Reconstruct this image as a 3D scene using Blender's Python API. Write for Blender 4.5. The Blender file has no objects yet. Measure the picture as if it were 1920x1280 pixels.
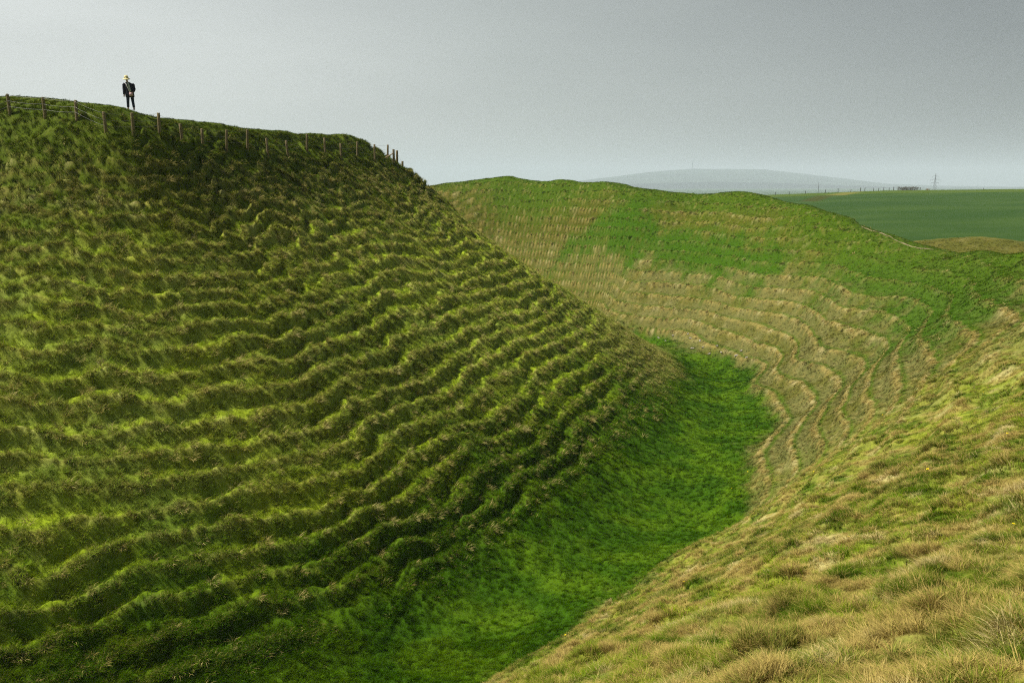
import bpy, bmesh, math, random
import numpy as np
from mathutils import Vector, Matrix

SKY_LO = (.160, .168, .160, 1); SKY_HI = (.61, .625, .60, 1); SKY_BACK = (.075, .083, .09, 1)
HAZE = 0.00016
DENS = 1.0
WALKER = (-20.22, 44.0)
BARE_H = 2.4
FLOWER_LABELS = [
 'yellow dandelion beside a dark green tuft near the bottom edge, right of centre',
 'yellow dandelion on the bank slope, directly below the winding sheep tracks',
 'large yellow dandelion near the right edge, level with the straw tufts',
 'yellow dandelion at the right end of a dark green patch mid bank',
 'small orange yellow dandelion above a brown spiky tussock',
 'tiny yellow dandelion left of the dandelion by the dark patch',
 'tiny yellow dandelion just below the striped sheep track slope',
 'small yellow dandelion close beside the one below the sheep tracks',
 'tiny dandelion on pale turf above and left of its neighbours',
 'tiny dandelion at the edge of the green ditch floor turf',
 'small yellow dandelion high on the right beside the long straw ridge',
 'pale yellow dandelion at the right edge among long blades',
 'tiny yellow dandelion between two straw coloured sheep tracks',
 'tiny dandelion farthest up the ditch on the floor margin',
 'tiny dandelion where the ditch green meets cropped turf',
 'yellow dandelion at the very bottom edge of the near bank',
 'tiny dandelion on the lower straw strip by the ditch green',
 'upper of two small dandelions close together on the lower bank',
 'lower left one of two small dandelions on the lower bank']
STONE_LABELS = [
 'chalk lump farthest left at the foot of the far slope',
 'chalk lump second from the left, lying in green grass',
 'chalk lump highest up the slope near the ditch end',
 'chalk lump just below the highest one',
 'chalk lump in the middle of the scatter on bare turf',
 'chalk lump at the lower edge of the middle of the scatter',
 'chalk lump lowest on the green edge of the ditch',
 'chalk lump uppermost of the right hand trio',
 'chalk lump close beside the uppermost one of the right trio',
 'chalk lump lowest of the right hand trio',
 'chalk lump low on the left of the trio, in long grass',
 'small chalk lump below the leftmost ones in green grass',
 'chalk lump farthest right by the curve of the ditch',
 'chalk lump higher up on the right, on cropped turf']
S = bpy.context.scene
COL = S.collection
rad = math.radians

# ------------------------------------------------------------------ camera
cam = bpy.data.cameras.new('camera')
cam.lens = 28.125; cam.sensor_width = 36.0; cam.clip_start = 0.1; cam.clip_end = 30000
camo = bpy.data.objects.new('camera', cam); COL.objects.link(camo)
camo.location = (0, 0, 0); camo.rotation_euler = (rad(90 - 11.1), 0, 0)
S.camera = camo

# ------------------------------------------------------------------ light
TO_SUN = Vector((-0.55, -0.04, 0.835)).normalized()
SUN_EL = math.asin(TO_SUN.z); SUN_ROT = math.atan2(TO_SUN.x, TO_SUN.y)
sun = bpy.data.lights.new('sun', 'SUN'); sun.energy = 5.0; sun.angle = rad(0.6); sun.color = (1.0, 0.94, 0.84)
suno = bpy.data.objects.new('sun', sun); COL.objects.link(suno)
suno.rotation_euler = TO_SUN.to_track_quat('Z', 'Y').to_euler(); suno.location = (-60, 10, 90)

world = bpy.data.worlds.new('World'); S.world = world; world.use_nodes = True
nt = world.node_tree; N = nt.nodes; L = nt.links
bg = N['Background']; bg.inputs[1].default_value = 0.10
sky = N.new('ShaderNodeTexSky'); sky.sky_type = 'NISHITA'; sky.sun_disc = False
sky.sun_elevation = SUN_EL; sky.sun_rotation = SUN_ROT; sky.dust_density = 4.0; sky.air_density = 1.0; sky.altitude = 100
# thin high overcast: the blue sky veiled by a grey layer, brighter towards the sun
geo = N.new('ShaderNodeTexCoord')
dot = N.new('ShaderNodeVectorMath'); dot.operation = 'DOT_PRODUCT'; dot.inputs[1].default_value = (-0.80, 0.45, -0.38)
L.new(geo.outputs['Generated'], dot.inputs[0])
half = N.new('ShaderNodeMath'); half.operation = 'MULTIPLY_ADD'; half.inputs[1].default_value = .5; half.inputs[2].default_value = .5; L.new(dot.outputs['Value'], half.inputs[0])
ramp = N.new('ShaderNodeValToRGB'); L.new(half.outputs[0], ramp.inputs[0])
e = ramp.color_ramp.elements
e[0].position = 0.22; e[0].color = SKY_BACK  # unseen sky behind the camera, darkened to cut fill and deepen shadows
e[1].position = 0.93; e[1].color = SKY_HI
em = e.new(0.47); em.color = SKY_LO; em = e.new(0.70); em.color = (.330, .350, .328, 1)
mulv = N.new('ShaderNodeVectorMath'); mulv.operation = 'SCALE'; mulv.inputs['Scale'].default_value = 10.0
L.new(ramp.outputs[0], mulv.inputs[0])
mapp = N.new('ShaderNodeMapping'); mapp.inputs['Scale'].default_value = (1.2, 1.2, 6.0); mapp.inputs['Rotation'].default_value = (.1, .05, .4); L.new(geo.outputs['Generated'], mapp.inputs[0])
cl = N.new('ShaderNodeTexNoise'); cl.inputs['Scale'].default_value = 2.2; cl.inputs['Detail'].default_value = 3; L.new(mapp.outputs[0], cl.inputs['Vector'])
clr = N.new('ShaderNodeMapRange'); clr.inputs['From Min'].default_value = .3; clr.inputs['From Max'].default_value = .7; clr.inputs['To Min'].default_value = 9.3; clr.inputs['To Max'].default_value = 10.5; L.new(cl.outputs['Fac'], clr.inputs['Value']); L.new(clr.outputs[0], mulv.inputs['Scale'])
mx = N.new('ShaderNodeMix'); mx.data_type = 'RGBA'; mx.inputs['Factor'].default_value = 0.88
L.new(sky.outputs[0], mx.inputs['A']); L.new(mulv.outputs[0], mx.inputs['B'])
L.new(mx.outputs['Result'], bg.inputs[0])

S.view_settings.view_transform = 'Standard'; S.view_settings.look = 'None'
S.view_settings.exposure = 0.5; S.view_settings.gamma = 1.0; S.view_settings.use_curve_mapping = False
S.render.engine = 'CYCLES'
cy = S.cycles
cy.max_bounces = 5; cy.diffuse_bounces = 3; cy.glossy_bounces = 1; cy.transmission_bounces = 3; cy.volume_bounces = 1; cy.transparent_max_bounces = 6
cy.use_denoising = False
cy.volume_step_rate = 5.0; cy.pixel_filter_type = 'BLACKMAN_HARRIS'; cy.filter_width = 1.15

# ------------------------------------------------------------------ helpers
def tag(o, label=None, cat=None, group=None, kind=None):
    if label: o['label'] = label
    if cat: o['category'] = cat
    if group: o['group'] = group
    if kind: o['kind'] = kind
    return o
def empty(name, loc, rz=0.0):
    o = bpy.data.objects.new(name, None); COL.objects.link(o)
    o.location = loc; o.rotation_euler = (0, 0, rz); o.empty_display_size = 0.2
    return o
def link(name, me, mat, parent=None, smooth=True):
    o = bpy.data.objects.new(name, me); COL.objects.link(o)
    if mat: me.materials.append(mat)
    if smooth and len(me.polygons):
        me.polygons.foreach_set('use_smooth', np.ones(len(me.polygons), bool))
    if parent: o.parent = parent
    return o
def tube(bm, a, b, r0, r1=None, n=8):
    a = Vector(a); b = Vector(b); r1 = r0 if r1 is None else r1
    d = (b - a).normalized(); q = d.to_track_quat('Z', 'Y')
    va = [bm.verts.new(a + q @ Vector((math.cos(t) * r0, math.sin(t) * r0, 0))) for t in [2 * math.pi * k / n for k in range(n)]]
    vb = [bm.verts.new(b + q @ Vector((math.cos(t) * r1, math.sin(t) * r1, 0))) for t in [2 * math.pi * k / n for k in range(n)]]
    for k in range(n): bm.faces.new((va[k], va[(k + 1) % n], vb[(k + 1) % n], vb[k]))
    bm.faces.new(vb); bm.faces.new(va[::-1])
def polytube(bm, pts, r, n=6):
    rings = []
    for i, p in enumerate(pts):
        p = Vector(p); d = (Vector(pts[min(i + 1, len(pts) - 1)]) - Vector(pts[max(i - 1, 0)])).normalized()
        q = d.to_track_quat('Z', 'Y'); rr = r[i] if isinstance(r, (list, tuple)) else r
        rings.append([bm.verts.new(p + q @ Vector((math.cos(2 * math.pi * k / n) * rr, math.sin(2 * math.pi * k / n) * rr, 0))) for k in range(n)])
    for a, b in zip(rings, rings[1:]):
        for k in range(n): bm.faces.new((a[k], a[(k + 1) % n], b[(k + 1) % n], b[k]))
    bm.faces.new(rings[-1]); bm.faces.new(rings[0][::-1])
def bmobj(name, bm, mat, parent=None, smooth=True):
    me = bpy.data.meshes.new(name); bmesh.ops.recalc_face_normals(bm, faces=bm.faces[:]); bm.to_mesh(me); bm.free()
    return link(name, me, mat, parent, smooth)

def newmat(name):
    m = bpy.data.materials.new(name); m.use_nodes = True
    return m, m.node_tree.nodes, m.node_tree.links, m.node_tree.nodes['Principled BSDF']
def simple(name, rgb, rough=0.8, var=0.3, scale=8.0, metal=0.0, bump=0.0):
    m, n, l, p = newmat(name)
    tc = n.new('ShaderNodeTexCoord'); nz = n.new('ShaderNodeTexNoise'); nz.inputs['Scale'].default_value = scale; nz.inputs['Detail'].default_value = 5
    l.new(tc.outputs['Object'], nz.inputs['Vector'])
    mr = n.new('ShaderNodeMapRange'); mr.inputs['From Min'].default_value = .3; mr.inputs['From Max'].default_value = .7
    mr.inputs['To Min'].default_value = 1 - var; mr.inputs['To Max'].default_value = 1 + var
    l.new(nz.outputs['Fac'], mr.inputs['Value'])
    sc = n.new('ShaderNodeVectorMath'); sc.operation = 'SCALE'; sc.inputs[0].default_value = rgb
    l.new(mr.outputs[0], sc.inputs['Scale']); l.new(sc.outputs[0], p.inputs['Base Color'])
    p.inputs['Roughness'].default_value = rough; p.inputs['Metallic'].default_value = metal; p.inputs['Specular IOR Level'].default_value = .25
    if bump:
        b = n.new('ShaderNodeBump'); b.inputs['Strength'].default_value = bump; b.inputs['Distance'].default_value = .02
        l.new(nz.outputs['Fac'], b.inputs['Height']); l.new(b.outputs[0], p.inputs['Normal'])
    return m

# ------------------------------------------------------------------ noise
def _hash(ix, iy, seed):
    h = (ix.astype(np.int64) * 374761393 + iy.astype(np.int64) * 668265263 + seed * 2147483647) & 0xFFFFFFFF
    h = ((h ^ (h >> 13)) * 1274126177) & 0xFFFFFFFF
    return (h ^ (h >> 16)) & 0xFFFFFFFF
def gnoise(x, y, seed=0):
    ix = np.floor(x); iy = np.floor(y); fx = x - ix; fy = y - iy
    u = fx * fx * fx * (fx * (fx * 6 - 15) + 10); v = fy * fy * fy * (fy * (fy * 6 - 15) + 10)
    def g(dx, dy):
        a = _hash(ix + dx, iy + dy, seed) * (2 * math.pi / 4294967296.0)
        return np.cos(a) * (fx - dx) + np.sin(a) * (fy - dy)
    a, b, c, d = g(0, 0), g(1, 0), g(0, 1), g(1, 1)
    return ((a + (b - a) * u) * (1 - v) + (c + (d - c) * u) * v) * 1.5
def fbm(x, y, seed=0, o=3):
    s = 0; a = 1.0; t = 0
    for k in range(o):
        s = s + a * gnoise(x * 2 ** k + 17.3 * k, y * 2 ** k - 9.1 * k, seed + k); t += a; a *= .5
    return s / t * 1.4
def cells(x, y, seed=0):
    """distance to nearest scattered point and that cell's random number"""
    ix = np.floor(x); iy = np.floor(y); best = np.full(x.shape, 9.0); rnd = np.zeros(x.shape)
    for dx in (-1, 0, 1):
        for dy in (-1, 0, 1):
            h = _hash(ix + dx, iy + dy, seed); px = ix + dx + (h & 1023) / 1023.; py = iy + dy + ((h >> 10) & 1023) / 1023.
            d = np.hypot(x - px, y - py); k = d < best; best = np.where(k, d, best); rnd = np.where(k, (h >> 20) / 4095., rnd)
    return best, rnd
def ss(a, b, x):
    t = np.clip((x - a) / (b - a), 0, 1); return t * t * (3 - 2 * t)

# ------------------------------------------------------------------ the shape of the land
CTRL = [(-31.82,44.54,3.65),(-25.69,42.44,3.37),(-21.65,41.19,3.22),(-18.93,41.27,2.61),(-17.72,44.28,2.35),(-16.76,48.29,1.99),(-15.54,52.31,1.73),(-14.21,56.95,2.02),(-12.91,62.01,1.81),(-11.22,67.10,1.79),(-13.50,75.00,1.60),(-20.00,84.00,2.00),(-30.00,92.00,2.00),(-35.52,49.95,5.27),(-29.44,47.84,4.90),(-26.70,46.78,4.70),(-24.05,45.71,4.45),(-22.24,45.22,4.01),(-20.88,45.06,3.75),(-19.62,46.15,3.55),(-19.01,47.57,3.54),(-18.37,49.08,3.44),(-17.67,51.64,3.49),(-17.02,54.91,3.54),(-15.96,58.80,3.64),(-14.76,63.41,3.77),(-13.42,68.04,3.96),(-11.93,69.43,3.25),(-10.29,71.20,1.90),(-19.00,76.00,3.90),(-26.00,86.00,4.00),(-36.00,94.00,4.00),(-38.02,54.45,4.57),(-31.94,52.34,4.20),(-29.20,51.28,4.00),(-26.55,50.21,3.75),(-24.74,49.72,3.31),(-23.38,49.56,3.05),(-22.12,50.65,2.85),(-21.51,52.07,2.84),(-20.87,53.58,2.74),(-20.17,56.14,2.79),(-19.52,59.41,2.84),(-18.46,63.30,2.94),(-17.26,67.91,3.07),(-15.92,72.54,3.26),(-24.00,80.00,3.00),(-32.00,92.00,3.00),(-45.52,67.95,2.77),(-36.70,64.78,2.20),(-32.24,63.22,1.51),(-29.62,64.15,1.05),(-28.37,67.08,0.94),(-27.02,72.91,1.04),(-24.76,81.41,1.27),(-21.93,87.43,0.75),(-19.00,16.00,-15.30),(-11.00,20.50,-15.40),(-4.00,27.00,-15.40),(-1.34,31.04,-15.40),(3.94,40.00,-15.30),(9.48,50.64,-15.30),(14.50,66.00,-15.30),(13.00,76.00,-15.30),(5.00,88.00,-15.30),(-8.00,98.00,-15.30),(-12.00,11.50,-15.40),(-1.52,22.80,-15.50),(3.93,28.55,-15.50),(10.13,34.73,-15.50),(16.47,49.46,-15.30),(19.89,64.27,-15.30),(15.21,77.13,-15.40),(9.00,91.00,-15.30),(-2.00,103.00,-15.20),(-15.00,13.50,-16.00),(-4.00,23.00,-16.00),(3.00,32.00,-16.00),(10.50,43.00,-16.00),(16.00,57.00,-16.00),(17.50,68.00,-16.00),(14.00,80.00,-16.00),(5.00,92.00,-16.00),(-30.79,42.25,1.19),(-29.26,38.83,-1.37),(-26.69,33.12,-4.97),(-24.13,27.41,-8.38),(-21.56,21.71,-11.79),(-25.16,40.33,0.94),(-24.35,37.15,-1.58),(-23.02,31.87,-5.12),(-21.68,26.58,-8.48),(-20.34,21.29,-11.85),(-20.80,39.54,0.80),(-19.52,37.05,-1.71),(-17.39,32.91,-5.25),(-15.26,28.78,-8.60),(-13.13,24.64,-11.96),(-17.74,40.13,0.27),(-15.95,38.42,-2.16),(-12.96,35.56,-5.58),(-9.97,32.71,-8.83),(-6.99,29.85,-12.07),(-16.41,43.22,0.05),(-14.44,41.63,-2.35),(-11.16,38.99,-5.72),(-7.89,36.34,-8.92),(-4.61,33.69,-12.12),(-13.98,51.33,-0.49),(-11.64,49.85,-2.79),(-7.75,47.39,-6.02),(-3.85,44.92,-9.09),(0.04,42.46,-12.15),(-11.12,61.10,0.36),(-8.43,59.74,-1.81),(-3.95,57.46,-5.36),(0.52,55.19,-8.78),(5.00,52.92,-12.08),(-9.16,67.01,0.34),(-6.08,66.88,-1.83),(-0.93,66.66,-5.37),(4.21,66.44,-8.79),(9.36,66.22,-12.08),(-6.38,68.88,-1.83),(-1.53,70.66,-5.37),(3.31,72.44,-8.79),(8.16,74.22,-12.08),(-11.38,75.08,0.16),(-8.20,75.20,-1.98),(-2.90,75.40,-5.48),(2.40,75.60,-8.86),(7.70,75.80,-12.12),(-18.00,84.32,0.53),(-15.00,84.80,-1.66),(-10.00,85.60,-5.25),(-5.00,86.40,-8.71),(0.00,87.20,-12.04),(-28.24,92.48,0.53),(-25.60,93.20,-1.66),(-21.20,94.40,-5.25),(-16.80,95.60,-8.71),(-12.40,96.80,-12.04),(-8.77,71.53,0.99),(-7.33,71.30,-0.15),(-5.13,70.90,-2.21),(31.59,46.14,-3.74),(33.28,52.14,-4.36),(34.61,59.18,-4.84),(34.54,66.24,-5.19),(33.60,72.50,-4.44),(32.24,78.86,-3.18),(30.24,85.19,-2.10),(28.48,90.42,-1.41),(25.42,94.59,-0.93),(21.56,99.65,-1.11),(17.34,103.82,-0.62),(12.01,108.06,0.19),(5.92,113.20,0.41),(-0.77,118.40,0.96),(-7.26,123.41,0.53),(-13.55,129.40,-0.11),(36.48,51.09,-5.54),(44.62,59.35,-9.74),(38.01,57.19,-6.16),(45.89,65.62,-10.36),(39.14,64.36,-6.64),(46.69,72.99,-10.84),(38.81,71.56,-6.99),(45.94,80.43,-11.19),(37.62,77.95,-6.24),(44.33,87.02,-10.44),(36.01,84.42,-4.98),(42.29,93.67,-9.18),(33.75,90.84,-3.90),(39.59,100.27,-8.10),(31.78,96.14,-3.21),(37.29,105.68,-7.41),(28.48,100.38,-2.73),(33.57,110.04,-6.93),(24.33,105.52,-2.91),(28.94,115.29,-7.11),(19.83,109.74,-2.42),(23.98,119.60,-6.62),(14.18,114.02,-1.61),(17.78,123.96,-5.81),(7.73,119.19,-1.39),(10.76,129.18,-5.59),(0.69,124.40,-0.84),(3.12,134.40,-5.04),(-6.11,129.40,-1.27),(-4.20,139.38,-5.47),(-12.67,135.37,-1.91),(-11.21,145.31,-6.11),(31.26,51.81,-5.35),(27.40,51.20,-7.97),(22.36,50.40,-11.80),(18.66,49.81,-14.32),(32.37,64.23,-6.10),(28.22,60.37,-8.53),(22.80,55.33,-12.07),(18.82,51.64,-14.39),(31.54,69.74,-5.42),(27.61,64.44,-8.02),(22.47,57.53,-11.83),(30.76,77.11,-4.27),(27.92,73.76,-7.18),(24.21,69.38,-11.42),(21.50,66.17,-14.21),(27.45,87.28,-2.66),(25.47,81.27,-6.00),(22.90,73.42,-10.86),(21.01,67.67,-14.05),(24.19,92.50,-2.23),(21.85,88.48,-5.71),(18.78,83.24,-10.77),(16.53,79.40,-14.10),(20.80,96.95,-2.39),(19.34,91.77,-5.82),(17.43,85.01,-10.83),(12.40,104.35,-1.21),(13.13,97.23,-4.96),(14.09,87.96,-10.41),(14.79,81.15,-14.00),(6.29,110.53,-1.00),(7.00,105.43,-4.77),(7.92,98.77,-10.27),(8.60,93.89,-13.89),(-0.92,116.55,-0.49),(-1.20,113.01,-4.37),(-1.57,108.39,-10.03),(-1.84,105.00,-13.75),(0.00,0.00,-1.65),(2.90,4.05,-2.75),(-3.00,1.00,-3.30),(3.00,-3.00,-1.20),(8.00,0.00,-1.00),(-5.00,-5.00,-3.00),(2.56,5.39,-3.67),(1.95,7.73,-5.26),(0.39,13.31,-9.05),(3.78,11.17,-6.44),(3.63,14.65,-8.42),(5.76,8.32,-4.32),(5.18,9.68,-5.18),(8.53,18.83,-7.91),(10.56,15.64,-5.98),(11.59,21.00,-7.26),(12.40,29.54,-10.43),(14.72,22.22,-6.23),(17.92,27.33,-6.12),(17.36,30.18,-7.18),(15.79,30.91,-8.67),(17.49,39.60,-11.11),(22.40,34.52,-5.82),(23.52,41.43,-6.99),(27.00,44.74,-5.72),(23.19,46.12,-9.05),(22.66,32.72,-4.63),(27.52,42.80,-5.18),(14.00,5.00,-1.50),(22.00,14.00,-2.00),(30.00,26.00,-3.00),(36.00,40.00,-4.20),(20.00,-2.00,-3.00),(32.00,10.00,-5.00),(44.00,30.00,-8.00),(-10.00,2.00,-9.00),(-16.00,4.00,-12.50),(63.80,110.78,-6.71),(58.99,112.69,-7.35),(71.68,112.68,-7.42),(75.53,110.62,-7.50),(60.00,60.00,-9.00),(75.00,100.00,-9.00),(66.00,124.00,-9.50),(90.00,130.00,-9.00),(40.00,130.00,-9.50),(10.00,145.00,-8.00),(-10.00,150.00,-6.00),(-40.00,120.00,2.00),(-60.00,60.00,4.00),(-60.00,100.00,4.00),(60.00,20.00,-10.00),(40.00,-10.00,-9.00)]
POSTS = [(-25.69,42.44,0.01,0.98),(-23.51,41.73,0.18,0.97),(-21.65,41.20,0.03,0.90),(-20.07,40.80,0.27,1.08),(-18.93,41.27,0.02,1.07),(-18.26,42.77,-0.07,1.05),(-17.72,44.29,0.04,0.97),(-17.40,46.29,-0.09,1.05),(-16.76,48.29,-0.00,1.16),(-16.17,50.27,-0.16,1.24),(-15.54,52.30,-0.03,1.16),(-14.84,54.39,0.12,1.02),(-14.21,56.95,-0.04,1.07),(-13.53,59.48,-0.12,1.12),(-12.91,62.01,-0.01,1.17),(-12.18,64.55,-0.30,1.30),(-11.22,67.10,-0.01,1.27),(-10.48,69.14,-0.25,1.17)]
G1 = [(13.7,101.9),(18.8,98.6),(16.2,96.0),(20.0,91.5),(24.6,84.5),(26.9,77.8),(25.0,76.4),(22.5,80.1),(19.1,86.7),(13.8,94.1),(9.0,100.0),(5.4,101.6),(6.8,102.5),(10.6,100.7)]
G2 = [(27.5,73.5),(30.2,72.1),(32.2,67.2),(33.0,59.1),(32.4,50.9),(25.3,39.3),(23.8,39.6),(21.7,39.0),(22.7,45.1),(26.2,57.0),(27.9,61.1),(27.3,65.5)]
B1 = [(17.9,97.3),(25.2,91.1),(29.5,79.7),(32.0,71.0),(30.4,71.6),(27.6,73.8),(27.0,78.2),(24.7,84.9),(20.1,92.0),(16.2,96.0)]
FLOWERS = [(3.78,11.17),(10.78,20.28),(12.27,19.05),(7.10,15.90),(5.87,13.19),(8.99,23.70),(10.88,25.25),(10.29,18.75),(11.44,28.72),(12.73,40.98),(15.70,25.89),(7.74,11.60),(15.46,32.12),(15.93,50.00),(11.30,39.08),(1.11,11.32),(1.80,24.08),(4.65,18.04),(5.11,21.76)]
STONES = [(14.91,79.91),(16.12,78.70),(17.14,76.58),(17.15,75.42),(17.64,73.74),(17.63,72.38),(17.91,71.04),(18.74,71.57),(18.78,70.33),(19.67,68.68),(16.72,72.66),(15.35,78.46),(20.25,67.46),(20.25,69.19)]
FPATH = [(30.28,82.12),(30.57,80.53),(30.93,79.19),(31.26,77.87),(32.07,77.05),(33.30,76.94),(33.59,74.65),(33.30,71.29),(33.50,69.18),(33.64,67.54),(34.16,66.35),(34.51,65.57)]
MISC = [(6.07,10.82),(8.84,13.40)]
CRESTXY = [(31.6,46.1),(33.3,52.1),(34.6,59.2),(34.5,66.2),(33.6,72.5),(32.2,78.9),(30.2,85.2),(28.5,90.4),(25.4,94.6),(21.6,99.7),(17.3,103.8),(12.0,108.1),(5.9,113.2),(-0.8,118.4),(-7.3,123.4),(-13.5,129.4)]
CT = np.array(CTRL)
def tps_fit(C, lam=0.12):
    n = len(C); X = C[:, :2]
    d2 = ((X[:, None] - X[None]) ** 2).sum(-1)
    K = .5 * d2 * np.log(np.maximum(d2, 1e-9)); K[np.arange(n), np.arange(n)] = lam
    A = np.zeros((n + 3, n + 3)); A[:n, :n] = K; A[:n, n] = 1; A[:n, n + 1:] = X; A[n:, :n] = A[:n, n:].T
    return np.linalg.solve(A, np.r_[C[:, 2], 0, 0, 0])
TW = tps_fit(CT)
def tps(x, y):
    out = np.empty_like(x)
    for k in range(0, len(x), 20000):
        a = x[k:k + 20000]; b = y[k:k + 20000]
        d2 = (a[:, None] - CT[:, 0]) ** 2 + (b[:, None] - CT[:, 1]) ** 2
        out[k:k + 20000] = (.5 * d2 * np.log(np.maximum(d2, 1e-9))) @ TW[:len(CT)] + TW[-3] + TW[-2] * a + TW[-1] * b
    return out
GX0, GY0, GH, GNX, GNY = -160.0, -160.0, 0.8, 401, 401
_gx, _gy = np.meshgrid(GX0 + GH * np.arange(GNX), GY0 + GH * np.arange(GNY), indexing='ij')
GRID = tps(_gx.ravel(), _gy.ravel()).reshape(GNX, GNY)
def _cub(t):
    return (-.5 * t + t * t - .5 * t ** 3, 1 - 2.5 * t * t + 1.5 * t ** 3, .5 * t + 2 * t * t - 1.5 * t ** 3, -.5 * t * t + .5 * t ** 3)
def base(x, y):
    u = np.clip((x - GX0) / GH, 1.001, GNX - 3.001); v = np.clip((y - GY0) / GH, 1.001, GNY - 3.001)
    i = np.floor(u).astype(int); j = np.floor(v).astype(int); wu = _cub(u - i); wv = _cub(v - j); s = 0
    for a in range(4):
        for b in range(4): s = s + wu[a] * wv[b] * GRID[i + a - 1, j + b - 1]
    return s
def far(x, y):
    r = np.hypot(x, y)
    crest_z = np.interp(x / np.maximum(y, 1), [-1, 0, .29, .46, .65, 1.2], [-6, -6, -4.6, -2.35, -1.55, -1.0])
    k = np.clip((r - 140) / 215, 0, 1)
    z = -9.6 + (crest_z + 9.6) * (k * .8 + .2 * np.sin(k * math.pi / 2))
    z = z - 30 * ss(355, 1300, r) - np.where(r > 355, 2.5 * np.clip((r - 355) / 60, 0, 1), 0)
    z = z + .5 * fbm(x / 60, y / 60, 91, 2) * ss(150, 250, r) * (1 - ss(280, 340, r))
    return z
AX = np.array([(-40, 0), (-27, 8), (-15, 13.5), (-4, 23), (3, 32), (10.5, 43), (16, 57), (17.5, 68), (14, 80), (5, 92), (-10, 103), (-40, 112)], float)
def polydist(x, y, P, closed=False):
    best = np.full(x.shape, 1e9); sgn = np.zeros(x.shape)
    Q = P if not closed else np.vstack([P, P[:1]])
    for (ax_, ay), (bx, by) in zip(Q[:-1], Q[1:]):
        dx, dy = bx - ax_, by - ay; t = np.clip(((x - ax_) * dx + (y - ay) * dy) / (dx * dx + dy * dy), 0, 1)
        ex = x - (ax_ + t * dx); ey = y - (ay + t * dy); d = np.hypot(ex, ey); k = d < best
        best = np.where(k, d, best); sgn = np.where(k, np.sign(dx * ey - dy * ex), sgn)
    return best, sgn
def inpoly(x, y, P):
    P = np.array(P, float); ins = np.zeros(x.shape, bool)
    for (x0, y0), (x1, y1) in zip(P, np.roll(P, -1, axis=0)):
        c = (y0 > y) != (y1 > y); ins ^= c & (x < (x1 - x0) * (y - y0) / (y1 - y0 + 1e-12) + x0)
    d, _ = polydist(x, y, P, True)
    return np.where(ins, -d, d)         # negative inside
CREST = np.array(CRESTXY)

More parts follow.
